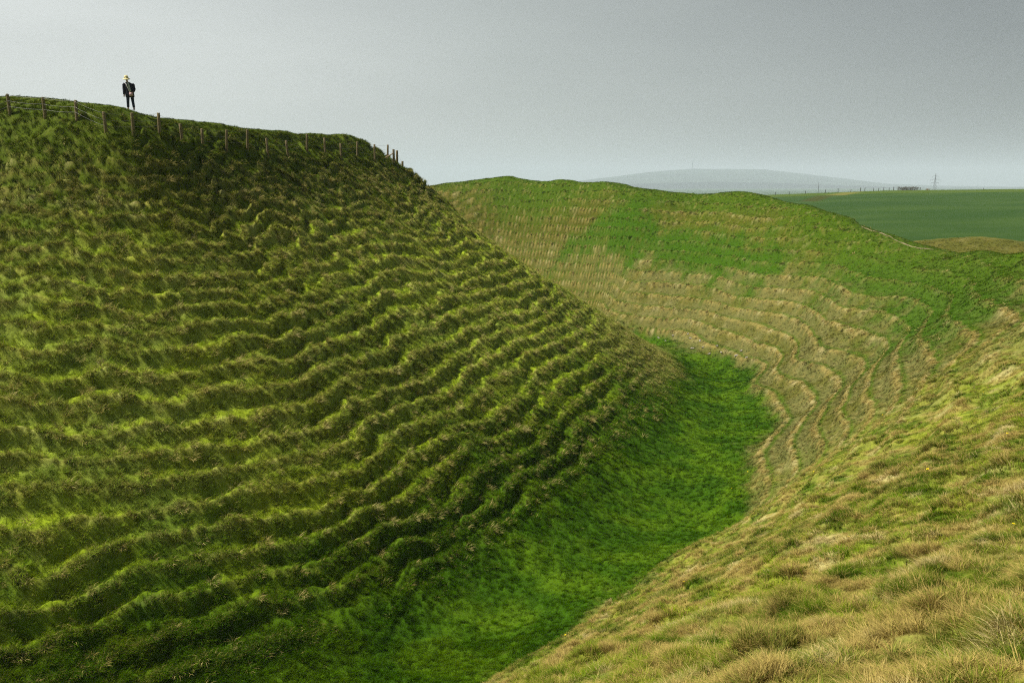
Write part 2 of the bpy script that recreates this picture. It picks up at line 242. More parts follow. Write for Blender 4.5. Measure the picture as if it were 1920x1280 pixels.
def land(x, y):
    """height, and everything the colours and the grass need to know about a place"""
    r = np.hypot(x, y); zb = base(x, y); e = .4
    gx = (base(x + e, y) - base(x - e, y)) / (2 * e); gy = (base(x, y + e) - base(x, y - e)) / (2 * e)
    slope = np.hypot(gx, gy)
    d, sg = polydist(x, y, AX); side = d * sg
    inner = ss(-1.5, 2.5, side)
    steep = ss(.28, .52, slope)
    floor = (1 - ss(-15.45, -14.6, zb + .45 * fbm(x / 2.2, y / 2.2, 5) + .25 * fbm(x / .6, y / .6, 6, 2))) * ss(5, 14, r)
    fore = (1 - inner) * (1 - ss(26, 46, r)) * (1 - floor)
    wi = .40 * fbm(x / 15, y / 15, 10, 1) + .38 * fbm(x / 5.5, y / 5.5, 11, 2) + (.15 + .14 * ss(-9, -3, zb)) * fbm(x / 1.6, y / 1.6, 12, 2)
    wo = .50 * fbm(x / 11, y / 11, 21, 2) + .09 * fbm(x / 1.6, y / 1.6, 22, 2)
    Pi_, Po = .74, 1.05
    upper = ss(-6.0, 0.5, zb)
    phi = (zb + wi * (1 + .9 * upper)) / Pi_; pho = (zb + wo) / Po
    fi = phi % 1; fo = pho % 1
    nose = ss(52, 66, y) * (1 - ss(-13, -9, zb)) * ss(0, 4, side); foot = ss(-15.4, -12.6 - 1.9 * (1 - ss(38, 52, y)), zb) * (1 - .75 * nose); ki = steep * inner * foot * np.clip(.84 + 1.3 * fbm(x / 3.2, y / 2.8, 31, 2) - .30 * upper, 0.0, 1.0)
    ko = steep * (1 - inner) * np.clip(.85 + .4 * fbm(x / 7, y / 7, 32, 2), 0.1, 1.) * (1 - .35 * fore)
    st = lambda f: ss(.50, .98, f)
    dz = ki * (st(fi) - fi) * Pi_ * (.58 + .42 * ss(-.4, .5, fbm(x / 4, y / 4, 34, 2))) + ko * (st(fo) - fo) * Po * .55
    # second, finer set of tracks between the main ones
    f2 = (phi * 2.1 + .3 + .5 * fbm(x / 1.4, y / 1.4, 14, 2)) % 1; k2 = steep * inner * foot * np.clip(.45 + 1.2 * fbm(x / 2.5, y / 2.5, 33, 2), 0, 1); dz = dz + k2 * .75 * (st(f2) - f2) * Pi_ / 2.1
    # hummocks: grass mounded into tufts
    hm = inner * steep * (.3 + .7 * foot) * (1 - .6 * ss(2.0, 3.2, zb)); c1, r1 = cells(x / .85 + .5 * wi, y / .85 + .5 * wi, 41); c2, r2 = cells(x / .42, y / .42, 42)
    b1 = 1 - np.minimum(c1 * 1.25, 1) ** 2; b2 = 1 - np.minimum(c2 * 1.25, 1) ** 2
    edge = np.exp(-((fi - .97 + (fi < .5)) / .17) ** 2)       # lip of each tread
    lumpy = ss(-.4, .5, fbm(x / 3.2, y / 3.2, 43, 2))
    dz = dz + hm * ((.02 + .15 * r1 * lumpy + .07 * upper) * b1 + (.03 + .10 * r2) * b2 + .06 * edge)
    out = (1 - inner) * steep * (1 - floor)
    edgo = np.exp(-((fo - .95 + (fo < .5)) / .13) ** 2)
    c3, r3 = cells(x / .8, y / .8, 44); b3 = 1 - np.minimum(c3 * 1.3, 1) ** 2
    tus = ss(.62, .95, r3)
    gr = ss(.0, .5, fbm(x / 5, y / 5, 45, 2))
    dz = dz + (1 - inner) * (1 - floor) * ((.03 + .12 * fore + .04 * gr) * b3 * tus + (.015 + .035 * fore) * b2) + out * .05 * edgo * ss(-.2, .4, fbm(x / 1.5, y / 1.5, 46, 2))
    dz = dz + floor * (.09 * b2 * r2 + .06 * b1 * r1)
    dz = dz + .05 * fbm(x / 1.3, y / 1.3, 47, 3) + .10 * fbm(x / 4, y / 4, 48, 2)
    dz = dz * ss(0.8, 3.0, r)
    w = ss(122, 148, r)
    z = (zb + dz) * (1 - w) + far(x, y) * w
    return dict(z=z, zb=zb, slope=slope, gx=gx, gy=gy, inner=inner, steep=steep, floor=floor, fore=fore, fi=fi, fo=fo, ki=ki, ko=ko,
                upper=upper, edge=edge, edgo=edgo, tread=ki * np.exp(-((fi - .27) / .20) ** 2), r1=r1, r2=r2, r3=r3, b1=b1, b2=b2, b3=b3, tus=tus, nose=nose * inner, w=w, r=r, side=side, lumpy=lumpy)

GREEN = np.array((.062, .125, .002)); LUSH = np.array((.030, .080, .0005)); RIM_SHADE = np.array((.050, .075, .002)); YGREEN = np.array((.150, .200, .005)); OLIVE = np.array((.072, .078, .005))
STRAW = np.array((.39, .30, .09)); PALE = np.array((.54, .45, .20)); BROWN = np.array((.20, .145, .035)); SAGE = np.array((.110, .112, .030)); FIELD = np.array((.018, .056, .006)); FIELD2 = np.array((.031, .072, .009))
def mixc(a, b, t): return a * (1 - t[:, None]) + b * t[:, None]
def grasscolor(x, y, q):
    """colour of the green leaves at a place, and the share of dead blades among them"""
    n1 = fbm(x / 2.6, y / 2.6, 61, 3); n2 = fbm(x / .7, y / .7, 62, 2); n3 = fbm(x / 9, y / 9, 63, 2)
    one = np.ones_like(x)
    # outer bank: close-cropped sage turf with dead tufts
    wx = x + 1.9 * fbm(x / 3, y / 3, 71, 3) + 1.2 * fbm(x / .7, y / .7, 73, 2); wy = y + 2.4 * fbm(x / 3, y / 3, 72, 3) + 1.0 * fbm(x / .8, y / .8, 74, 2)
    g1 = 1 - ss(-1.2, 2.2, inpoly(wx, wy, G1)); g2 = 1 - ss(-1.8, 2.2, inpoly(wx, wy, G2)); b1 = 1 - ss(-1.5, 2.5, inpoly(wx, wy, B1))
    cd, _ = polydist(x, y, CREST); top = 1 - ss(1.5, 6.5, cd + 1.5 * n1 + 1.5 * n3); farleft = ss(17, 8, x) if False else (1 - ss(6, 17, x)) * ss(70, 85, y)
    hi = ss(-9, -3, q['zb']) * ss(55, 75, y)
    c = mixc(SAGE * one[:, None], OLIVE, ss(-.1, .5, n1) * .6); dry = .06 + .12 * n2
    c = mixc(c, OLIVE * .85, np.clip(hi * .8 + .5 * farleft, 0, .92)); dry = dry - .08 * hi
    lip = q['edgo'] * ss(-.75, -.05, n2 + .4 * n3) * q['steep']
    dry = dry + .72 * lip; 
    und = np.exp(-((q['fo'] - .14) / .10) ** 2) * q['steep'] * (1 - q['inner']); c = mixc(c, GREEN * .8, und * .75); dry = dry - .22 * und
    c = mixc(c, OLIVE * .8 + GREEN * .2, b1 * .8); dry = dry * (1 - .25 * b1)
    gg = np.maximum(g1, g2 * .9); c = mixc(c, LUSH * 1.12, gg * .95); dry = dry * (1 - gg * (.95 - .2 * lip))
    c = mixc(c, GREEN * .72, top * .9); dry = dry * (1 - .82 * top)
    # foreground bank
    f = q['fore']; pf = ss(-.35, .45, n1 + .5 * n2)
    cf = mixc(SAGE * one[:, None], YGREEN * .8 + GREEN * .2, .35 + .5 * pf); cf = mixc(cf, GREEN, ss(.15, .6, -n1 + .3 * n3) * .7)
    df = .24 - .20 * ss(.1, .6, -n1 + .3 * n3) + .18 * n2 + .25 * q['edgo'] * ss(-.1, .3, n2)
    ca, cb = x * .80 + y * .60, -x * .60 + y * .80      # along and across the contours of the near bank
    w1 = .35 * fbm(x / .8, y / .8, 64, 2); c4, r4 = cells(ca / .62 + w1, cb / 1.05 + w1, 65); c5, r5 = cells(x / .33 + w1, y / .33 - w1, 66)
    k4 = 1 - ss(.22, .62, c4); k5 = 1 - ss(.25, .6, c5); pst = k4 * (r4 > .62) * .9 + .6 * k5 * (r5 > .78); pgr = k4 * (r4 < .28) + .8 * k5 * (r5 < .16)
    cf = mixc(cf, YGREEN * 1.05, .45 * ss(-.3, .5, n3 + .3 * n2)); cf = mixc(cf, GREEN * .6, np.clip(pgr, 0, 1) * .9); df = np.clip(df, .03, 1) * (1 - .8 * np.clip(pgr, 0, 1)) + .80 * np.clip(pst, 0, 1)
    cf = cf * 1.38; df = df * 1.1 + .05; c = mixc(c, cf, f); dry = dry * (1 - f) + df * f
    o_ = (1 - f) * (1 - q['inner']) * (1 - gg); dry = dry + o_ * .30 * k5 * (r5 > .8) - o_ * .12 * k5 * (r5 < .2)
    # inner rampart: long grass, green treads, dead hair on the risers
    ci = mixc(GREEN * one[:, None], YGREEN * .9, np.clip(.30 + .5 * n3 + .4 * n1, 0, 1))
    mid = ss(-15, -9, q['zb']) * (1 - ss(-4.5, 1.0, q['zb']))
    ci = mixc(ci, SAGE * 1.3 + YGREEN * .25, mid * .5); ci = mixc(ci, YGREEN, .35 * ss(-.2, .5, n2 + n1))
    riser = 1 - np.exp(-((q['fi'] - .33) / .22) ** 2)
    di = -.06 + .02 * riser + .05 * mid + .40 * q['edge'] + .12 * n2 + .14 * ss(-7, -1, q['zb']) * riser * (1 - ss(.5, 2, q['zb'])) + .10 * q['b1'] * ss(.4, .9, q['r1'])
    di = di * (1 - .35 * ss(-1, 2, q['zb'])); ci = mixc(ci, YGREEN * 1.1, .75 * np.clip(q['tread'], 0, 1)); di = di - .25 * q['tread']; rim = ss(1.0, 2.3, q['zb']); ci = mixc(ci, RIM_SHADE, .9 * ss(-3.2, .8, q['zb'] + n1)); low = 1 - ss(-14.8, -11.5, q['zb'] + n1); ci = mixc(ci, LUSH, low * .8); di = di * (1 - .7 * low); no = np.clip(q['nose'], 0, 1); ci = mixc(ci, SAGE * 1.1 + YGREEN * .3, no * .85); di = di * (1 - no) + .26 * no; di = di * (1 - .6 * rim)  # rim leaves darkened: shade of the steep turned-away slope put into colour
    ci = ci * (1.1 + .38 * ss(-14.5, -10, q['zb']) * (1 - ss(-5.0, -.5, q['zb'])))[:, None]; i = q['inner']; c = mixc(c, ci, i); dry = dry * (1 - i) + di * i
    fl = q['floor']; cl = mixc(LUSH * one[:, None], GREEN, ss(-.3, .5, n1)); c = mixc(c, cl, fl); dry = dry * (1 - fl) + (.0 + .02 * ss(.3, .8, n2)) * fl
    # mounds beyond the outer bank
    bh = ss(108, 100, q['r']) if False else ss(96, 104, q['r']) * ss(.30, .42, x / np.maximum(y, 1)); c = mixc(c, OLIVE, bh * .8); dry = dry * (1 - bh) + (.05 + .2 * ss(-.1, .5, n1)) * bh
    # arable field
    w = ss(124, 134, q['r']); cf = mixc(FIELD * one[:, None], FIELD2, ss(-.5, .6, fbm(x / 40, y / 14, 75, 3))); c = mixc(c, cf, w); dry = dry * (1 - w) + .02 * w
    return c, np.clip(dry, 0, .95)
def deadcolor(x, y, rnd):
    n = fbm(x / 1.1, y / 1.1, 81, 2)
    c = mixc(STRAW * np.ones_like(x)[:, None], PALE, ss(.1, .6, n + rnd * .4 - .2)); return mixc(c, BROWN, ss(.25, .8, -n + rnd * .3 - .1) * .45)

# ------------------------------------------------------------------ ground sheet
def ground_material():
    m, n, l, p = newmat('turf')
    at = n.new('ShaderNodeAttribute'); at.attribute_name = 'turf'
    tc = n.new('ShaderNodeTexCoord')
    nz = n.new('ShaderNodeTexNoise'); nz.inputs['Scale'].default_value = 9; nz.inputs['Detail'].default_value = 6; nz.inputs['Roughness'].default_value = .7
    l.new(tc.outputs['Object'], nz.inputs['Vector'])
    mr = n.new('ShaderNodeMapRange'); mr.inputs['From Min'].default_value = .3; mr.inputs['From Max'].default_value = .7; mr.inputs['To Min'].default_value = .6; mr.inputs['To Max'].default_value = 1.4
    l.new(nz.outputs['Fac'], mr.inputs['Value'])
    sc = n.new('ShaderNodeVectorMath'); sc.operation = 'SCALE'; l.new(at.outputs['Color'], sc.inputs[0]); l.new(mr.outputs[0], sc.inputs['Scale'])
    l.new(sc.outputs[0], p.inputs['Base Color']); p.inputs['Roughness'].default_value = .95; p.inputs['Specular IOR Level'].default_value = .1
    b = n.new('ShaderNodeBump'); b.inputs['Strength'].default_value = .8; b.inputs['Distance'].default_value = .05
    l.new(nz.outputs['Fac'], b.inputs['Height']); l.new(b.outputs[0], p.inputs['Normal'])
    return m
TURF = ground_material()
def build_ground():
    th = np.r_[np.arange(-38, 38.001, .065), np.arange(41, 320, 3.0)]; th = np.radians(th); nt_ = len(th)
    rr = [1.0]
    while rr[-1] < 14000:
        r = rr[-1]; k = .0036 if 3 < r < 118 else (.012 if r < 420 else .04); 
        if r <= 3: k = .02
        if 118 <= r < 150: k = .006
        rr.append(r * (1 + k))
    rr = np.array(rr); nr = len(rr)
    T, R = np.meshgrid(th, rr, indexing='ij'); X = (R * np.sin(T)).ravel(); Y = (R * np.cos(T)).ravel()
    z = np.empty_like(X); col = np.ones((len(X), 4), np.float32)
    for k in range(0, len(X), 250000):
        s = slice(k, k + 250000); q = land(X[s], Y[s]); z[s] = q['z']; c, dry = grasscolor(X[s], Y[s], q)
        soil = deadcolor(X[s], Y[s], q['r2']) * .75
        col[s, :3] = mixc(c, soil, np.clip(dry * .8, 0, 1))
        b = inpoly(X[s], Y[s], [(122, 298), (139, 322), (132, 324), (117, 304)]); col[s, :3] = mixc(col[s, :3], STRAW * .6, .55 * (1 - ss(-1, 1.5, b)))
        b = inpoly(X[s], Y[s], [(98, 262), (118, 300), (114, 303), (95, 268)]); col[s, :3] = mixc(col[s, :3], OLIVE * .6, (1 - ss(-1, 2, b)) * .8)
        v = ((q['r'] > 325) & (q['r'] < 400)).astype(float); col[s, :3] = mixc(col[s, :3], YGREEN * .8, v * .3)
    co = np.stack([X, Y, z], 1)
    i = np.arange(nt_)[:, None]; j = np.arange(nr - 1)[None]; i2 = (i + 1) % nt_
    f = np.stack([i * nr + j, i * nr + j + 1, i2 * nr + j + 1, i2 * nr + j], -1).reshape(-1, 4)
    # centre under the camera
    co = np.vstack([co, [0, 0, float(land(np.array([0.]), np.array([0.]))['z'][0])]]); col = np.vstack([col, col[:1]]).astype(np.float32)
    cen = len(co) - 1; tri = np.array([(cen, a * nr, ((a + 1) % nt_) * nr) for a in range(nt_)])
    me = bpy.data.meshes.new('ground'); me.vertices.add(len(co)); me.vertices.foreach_set('co', co.astype(np.float32).ravel())
    loops = np.r_[f.ravel(), tri.ravel()]; me.loops.add(len(loops)); me.loops.foreach_set('vertex_index', loops.astype(np.int32))
    starts = np.r_[np.arange(len(f)) * 4, len(f) * 4 + np.arange(len(tri)) * 3]; me.polygons.add(len(starts))
    me.polygons.foreach_set('loop_start', starts.astype(np.int32))
    me.update(calc_edges=True); 
    a = me.attributes.new('turf', 'FLOAT_COLOR', 'POINT'); a.data.foreach_set('color', col.ravel())
    o = link('ground', me, TURF)
    tag(o, 'grass covered earth ramparts, ditch and fields of an ancient hillfort', 'ground', kind='structure')
    return o
ground = build_ground()
def gz(x, y):
    return float(land(np.array([float(x)]), np.array([float(y)]))['z'][0])
# ------------------------------------------------------------------ distant hills
def build_hills():
    xs = np.linspace(-1900, 11200, 420); ys = np.linspace(6900, 12500, 90); X, Y = np.meshgrid(xs, ys, indexing='ij')
    az = X / Y
    prof = np.interp(az, [-.1, .0, .06, .10, .16, .22, .27, .31, .35, .40, .46, .53, .64, .9], [-38, -22, 6, 56, 116, 156, 156, 146, 112, 62, 4, -20, -32, -38])
    d = (Y - 8500) / 1450.; h = -38 + (prof + 38) * np.exp(-d * d) + 8 * fbm(X / 640, Y / 640, 101, 3)
    h += 7 * np.abs(fbm(X / 110, Y / 110, 102, 3)) * ss(.20, .35, az)
    Z_ = np.where(np.abs(d) > 1.8, np.minimum(h, -36), h)
    nx, ny = X.shape; i = np.arange(nx - 1)[:, None]; j = np.arange(ny - 1)[None]
    f = np.stack([i * ny + j, (i + 1) * ny + j, (i + 1) * ny + j + 1, i * ny + j + 1], -1).reshape(-1, 4)
    me = bpy.data.meshes.new('distant_hills'); me.from_pydata(np.stack([X, Y, Z_], -1).reshape(-1, 3).tolist(), [], f.tolist())
    o = link('distant_hills', me, simple('hill_fields', (.035, .055, .040), .9, .5, .004))
    tag(o, 'long low chalk ridge fading into blue haze on the horizon', 'hills', kind='structure')
    return X, Y, Z_
HX, HY, HZ = build_hills()
def hillz(x, y):
    return float(HZ[np.abs(HX[:, 0] - x).argmin(), np.abs(HY[0] - y).argmin()])

# ------------------------------------------------------------------ grass
def grass_material():
    m = bpy.data.materials.new('grass_blades'); m.use_nodes = True; n = m.node_tree.nodes; l = m.node_tree.links; n.clear()
    at = n.new('ShaderNodeAttribute'); at.attribute_type = 'INSTANCER'; at.attribute_name = 'leaf'
    dd = n.new('ShaderNodeAttribute'); dd.attribute_type = 'INSTANCER'; dd.attribute_name = 'dead'
    bl = n.new('ShaderNodeAttribute'); bl.attribute_name = 'blade'
    sep = n.new('ShaderNodeSeparateColor'); l.new(bl.outputs['Color'], sep.inputs[0])
    # blade is dead when its random number is under the dead share of the tuft
    sub = n.new('ShaderNodeMath'); sub.operation = 'SUBTRACT'; l.new(at.outputs['Alpha'], sub.inputs[0]); l.new(sep.outputs['Green'], sub.inputs[1])
    mr = n.new('ShaderNodeMapRange'); mr.inputs['From Min'].default_value = 0.0; mr.inputs['From Max'].default_value = .05; l.new(sub.outputs[0], mr.inputs['Value'])
    mx = n.new('ShaderNodeMix'); mx.data_type = 'RGBA'; l.new(mr.outputs[0], mx.inputs['Factor']); l.new(at.outputs['Color'], mx.inputs['A']); l.new(dd.outputs['Color'], mx.inputs['B'])
    m2 = n.new('ShaderNodeMapRange'); m2.inputs['To Min'].default_value = .6; m2.inputs['To Max'].default_value = 1.35; l.new(sep.outputs['Blue'], m2.inputs['Value'])
    sc = n.new('ShaderNodeVectorMath'); sc.operation = 'SCALE'; l.new(mx.outputs['Result'], sc.inputs[0]); l.new(m2.outputs[0], sc.inputs['Scale'])
    df = n.new('ShaderNodeBsdfDiffuse'); tr = n.new('ShaderNodeBsdfTranslucent'); ms = n.new('ShaderNodeMixShader'); ms.inputs[0].default_value = .20
    l.new(sc.outputs[0], df.inputs[0]); l.new(sc.outputs[0], tr.inputs[0]); l.new(df.outputs[0], ms.inputs[1]); l.new(tr.outputs[0], ms.inputs[2])
    out = n.new('ShaderNodeOutputMaterial'); l.new(ms.outputs[0], out.inputs[0])
    return m
GRASSM = grass_material()
def tuft(name, nb, h, w, spread, lean, seed, seg=3, curl=.9):
    rg = np.random.default_rng(seed); V = []; Fq = []; A = []
    for b in range(nb):
        a = rg.uniform(0, 2 * math.pi); rr = spread * math.sqrt(rg.uniform()); p = np.array([rr * math.cos(a), rr * math.sin(a), -.02])
        hd = a + rg.normal(0, .7); d = np.array([math.cos(hd), math.sin(hd), 0]) * rg.uniform(.15, .9) + np.array([lean, 0, 0]) * rg.uniform(.4, 1.3)
        ln = h * rg.uniform(.55, 1.25); ww = w * rg.uniform(.6, 1.3); up = 1.0; side = np.array([-d[1], d[0], 0]); side /= np.linalg.norm(side) + 1e-6
        side = side * math.cos(.6) + np.array([0, 0, math.sin(.6) * rg.choice([-1, 1])]) * .4
        dr, br = rg.uniform(), rg.uniform(); base_i = len(V)
        for s in range(seg + 1):
            t = s / seg; k = ww * (1 - t) ** .7 * .5
            if s < seg: V += [p - side * k, p + side * k]; A += [(t, dr, br)] * 2
            else: V += [p.copy()]; A += [(t, dr, br)]
            v = d * (.35 + curl * 1.5 * t) + np.array([0, 0, up * (1 - curl * t * 1.1)]); v /= np.linalg.norm(v); p = p + v * ln / seg
        for s in range(seg):
            i = base_i + 2 * s
            Fq.append((i, i + 1, i + 3, i + 2) if s < seg - 1 else (i, i + 1, i + 2))
    me = bpy.data.meshes.new(name); me.from_pydata([tuple(v) for v in V], [], Fq); me.materials.append(GRASSM)
    at = me.color_attributes.new('blade', 'FLOAT_COLOR', 'POINT'); at.data.foreach_set('color', np.array([(a, b, c, 1) for a, b, c in A], np.float32).ravel())
    return bpy.data.objects.new(name, me)
PROTO = bpy.data.collections.new('grass_tufts')     # not linked to the scene: only instanced
#          name   nb  h     w     spread lean seg curl
KINDS = [('a_short', 38, .050, .0050, .060, .15, 2, .7), ('b_long', 60, .20, .0060, .060, .35, 4, .95),
         ('c_short', 34, .060, .009, .085, .15, 2, .7), ('d_long', 46, .20, .010, .080, .40, 3, .95),
         ('e_short', 22, .070, .020, .120, .15, 2, .7), ('f_long', 30, .20, .018, .100, .40, 3, .95)]
for nm, nb, h, w, sp_, ln, sg, cu in KINDS:
    for v in range(3): PROTO.objects.link(tuft(f'{nm}_{v}', nb, h, w, sp_, ln, hash_seed := (ord(nm[0]) * 7 + v), sg, cu))

def scatter(name, pts, eul, scl, idx, leaf, dead, label):
    me = bpy.data.meshes.new(name); n = len(pts); me.vertices.add(n); me.vertices.foreach_set('co', pts.astype(np.float32).ravel())
    def at(nm, ty, key, arr): a = me.attributes.new(nm, ty, 'POINT'); a.data.foreach_set(key, np.ascontiguousarray(arr).ravel())
    at('rot', 'FLOAT_VECTOR', 'vector', eul.astype(np.float32)); at('scl', 'FLOAT_VECTOR', 'vector', scl.astype(np.float32)); at('idx', 'INT', 'value', idx.astype(np.int32))
    at('leaf', 'FLOAT_COLOR', 'color', leaf.astype(np.float32)); at('dead', 'FLOAT_COLOR', 'color', dead.astype(np.float32))
    o = bpy.data.objects.new(name, me); COL.objects.link(o)
    ng = bpy.data.node_groups.new(name, 'GeometryNodeTree'); ng.interface.new_socket('Geometry', in_out='INPUT', socket_type='NodeSocketGeometry'); ng.interface.new_socket('Geometry', in_out='OUTPUT', socket_type='NodeSocketGeometry')
    N = ng.nodes; L = ng.links; gi = N.new('NodeGroupInput'); go = N.new('NodeGroupOutput')
    ci = N.new('GeometryNodeCollectionInfo'); ci.inputs['Collection'].default_value = PROTO; ci.inputs['Separate Children'].default_value = True; ci.inputs['Reset Children'].default_value = True
    ip = N.new('GeometryNodeInstanceOnPoints'); ip.inputs['Pick Instance'].default_value = True
    def na(nm, ty): a = N.new('GeometryNodeInputNamedAttribute'); a.data_type = ty; a.inputs['Name'].default_value = nm; return a.outputs['Attribute']
    L.new(gi.outputs[0], ip.inputs['Points']); L.new(ci.outputs[0], ip.inputs['Instance']); L.new(na('idx', 'INT'), ip.inputs['Instance Index'])
    er = N.new('FunctionNodeEulerToRotation'); L.new(na('rot', 'FLOAT_VECTOR'), er.inputs[0]); L.new(er.outputs[0], ip.inputs['Rotation'])
    L.new(na('scl', 'FLOAT_VECTOR'), ip.inputs['Scale']); L.new(ip.outputs[0], go.inputs[0])
    md = o.modifiers.new('scatter', 'NODES'); md.node_group = ng
    tag(o, label, 'grass', kind='stuff')
    return o

rng = np.random.default_rng(7)
# what can be seen from about the camera's place (with some to spare)
_th = np.radians(np.linspace(-37, 37, 300)); _r = np.exp(np.linspace(math.log(1.5), math.log(150), 700))
_T, _R = np.meshgrid(_th, _r, indexing='ij'); _el = (base((_R * np.sin(_T)).ravel(), (_R * np.cos(_T)).ravel()).reshape(_T.shape)) / _R
_run = np.maximum.accumulate(_el, axis=1)
def visible(x, y, zb, slack=.022):
    r = np.hypot(x, y); t = np.arctan2(x, y)
    i = np.clip(np.round((t - _th[0]) / (_th[1] - _th[0])).astype(int), 0, 299); j = np.clip(((np.log(r) - math.log(1.5)) / (math.log(100) / 699)).astype(int), 0, 699)
    return (zb + .3) / r > _run[i, j] - slack
def sample(r0, r1, rho, half=35.5):
    n = int(rho * math.radians(2 * half) * .5 * (r1 * r1 - r0 * r0)); r = np.sqrt(rng.uniform(r0 * r0, r1 * r1, n)); t = np.radians(rng.uniform(-half, half, n))
    x = r * np.sin(t); y = r * np.cos(t); k = visible(x, y, base(x, y)); x, y = x[k], y[k]
    u = (y * math.cos(rad(11.1)) ); return x, y
def place(x, y, q, upness, lean_noise):
    n = len(x); gx, gy = q['gx'], q['gy']; nrm = np.stack([-gx * upness, -gy * upness, np.ones(n)], 1) + rng.normal(0, .12, (n, 3)); nrm /= np.linalg.norm(nrm, axis=1)[:, None]
    a = np.arctan2(-gy, -gx) + rng.normal(0, 1, n) * lean_noise; d = np.stack([np.cos(a), np.sin(a), np.zeros(n)], 1); d -= (d * nrm).sum(1)[:, None] * nrm; d /= np.linalg.norm(d, axis=1)[:, None]
    e = np.cross(nrm, d); ry = -np.arcsin(np.clip(d[:, 2], -1, 1)); rx = np.arctan2(e[:, 2], nrm[:, 2]); rz = np.arctan2(d[:, 1], d[:, 0])
    return np.stack([rx, ry, rz], 1)
bands = [(1.6, 7, 620, 0), (7, 14, 420, 0), (14, 26, 210, 2), (26, 45, 75, 2), (45, 72, 34, 4), (72, 125, 24, 4)]
acc = []
for r0, r1, rho, kd in bands:
    x, y = sample(r0, r1, rho * DENS); q = land(x, y); n = len(x); u = rng.uniform(0, 1, n)
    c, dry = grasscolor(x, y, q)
    inn, fore, fl = q['inner'] * q['steep'], q['fore'], q['floor']
    tus = q['tus'] * q['b3']
    # share of long tufts
    pl = .06 + inn * (.30 + .35 * q['edge'] + .25 * q['b1']) + fore * (.03 + .28 * ss(.35, .9, tus)) + (1 - q['inner']) * (1 - fl) * .28 * q['edgo'] * q['steep']
    td = np.clip(q['tread'], 0, 1); pl = np.where(fl > .5, .12 + .2 * ss(.6, .9, q['r2']), pl) * (1 - .85 * td); long = u < pl
    s = rng.uniform(.75, 1.3, n); hs = s * rng.uniform(.75, 1.3, n)
    hs = np.where(long, hs * np.clip(.55 + .55 * inn + .5 * fore * tus, .3, .95), hs * (1 + 1.1 * inn * (1 - .8 * td) + .6 * fl + .3 * fore))
    eul = place(x, y, q, .55, .75)
    dd = deadcolor(x, y, rng.uniform(-1, 1, n)); dry = np.clip(dry + np.where(long, .06, -.03) * (1 - fl) + rng.normal(0, .13, n) * np.clip(dry * 3, 0, 1), 0, .97)
    dd = mixc(dd, np.array((.30, .32, .07)) * np.ones((n, 1)), q['inner'] * .5)
    c = c * rng.uniform(.72, 1.3, n)[:, None] * (1 + rng.normal(0, .06, (n, 3)))
    ix = (kd + long) * 3 + rng.integers(0, 3, n)
    z = q['z'] - .01
    acc.append((np.stack([x, y, z], 1), eul, np.stack([s, s, hs], 1), ix, np.hstack([c, dry[:, None]]), np.hstack([dd, np.ones((n, 1))]), q['inner'], fl))
    print('band', r0, r1, n)
# big single tussocks standing out of the sward: straw-tipped on the rampart's treads and lips, in rows on the far slope, scattered near by
for r0, r1, rho, kd in ((3.5, 14, 5.0, 0), (14, 30, 6.0, 2), (30, 75, 9.0, 2), (45, 115, 2.6, 4)):
    x, y = sample(r0, r1, rho); q = land(x, y); n = len(x); u = rng.uniform(0, 1, n); inn = q['inner'] * q['steep']; out_ = (1 - q['inner']) * (1 - q['floor'])
    far_ = ss(40, 50, q['r'])
    keep = u < np.where(q['inner'] > .5, inn * (.35 + .65 * q['edge']) * (1 - .6 * ss(1., 3., q['zb'])) + .12 * q['floor'], out_ * ((1 - far_) * .30 + q['edgo'] * q['steep'] * (.9 * far_ + .35 * (1 - far_))))
    if kd == 4: keep &= q['inner'] < .5
    if kd == 2 and r0 == 30: keep &= (q['inner'] > .5) | (q['r'] < 45)
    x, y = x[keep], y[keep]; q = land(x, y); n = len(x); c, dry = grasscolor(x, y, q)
    s = rng.uniform(.9, 1.8, n) * np.where(q['inner'] > .5, 1.15, np.where(q['r'] > 45, 1.1, .52)); hs = s * np.where(q['inner'] > .5, .85, np.where(q['r'] > 45, .50, .85)) * rng.uniform(.7, 1.2, n)
    eul = place(x, y, q, .75, .35); dd = deadcolor(x, y, rng.uniform(-1, 1, n)); dd = mixc(dd, PALE, rng.uniform(0, .8, n)); dd = mixc(dd, np.array((.34, .36, .09)) * np.ones((n, 1)), q['inner'] * .2)
    pale = rng.uniform(0, 1, n); dry = np.where(pale < .55, rng.uniform(.4, .95, n), rng.uniform(0, .15, n)) * (1 - .9 * q['floor']) * (1 - .6 * ss(0., 2., q['zb']))
    c = c * rng.uniform(.7, 1.25, n)[:, None]; ix = (kd + 1) * 3 + rng.integers(0, 3, n)
    acc.append((np.stack([x, y, q['z'] - .01], 1), eul, np.stack([s, s, hs], 1), ix, np.hstack([c, dry[:, None]]), np.hstack([dd, np.ones((n, 1))]), q['inner'], q['floor'])); print('tussocks', r0, n)
cat_ = [np.concatenate([a[k] for a in acc]) for k in range(8)]
sel = {'rampart_grass': (cat_[6] > .5) & (cat_[7] <= .5), 'ditch_grass': cat_[7] > .5, 'bank_grass': (cat_[6] <= .5) & (cat_[7] <= .5)}
labs = {'rampart_grass': 'long tussocky grass over the terraced inner rampart on the left', 'ditch_grass': 'lush dark green grass along the ditch bottom', 'bank_grass': 'cropped sage turf and straw tufts over the outer bank'}
for nm, k in sel.items(): scatter(nm, *[c[k] for c in cat_[:6]], labs[nm])
print('tufts', len(cat_[0]))
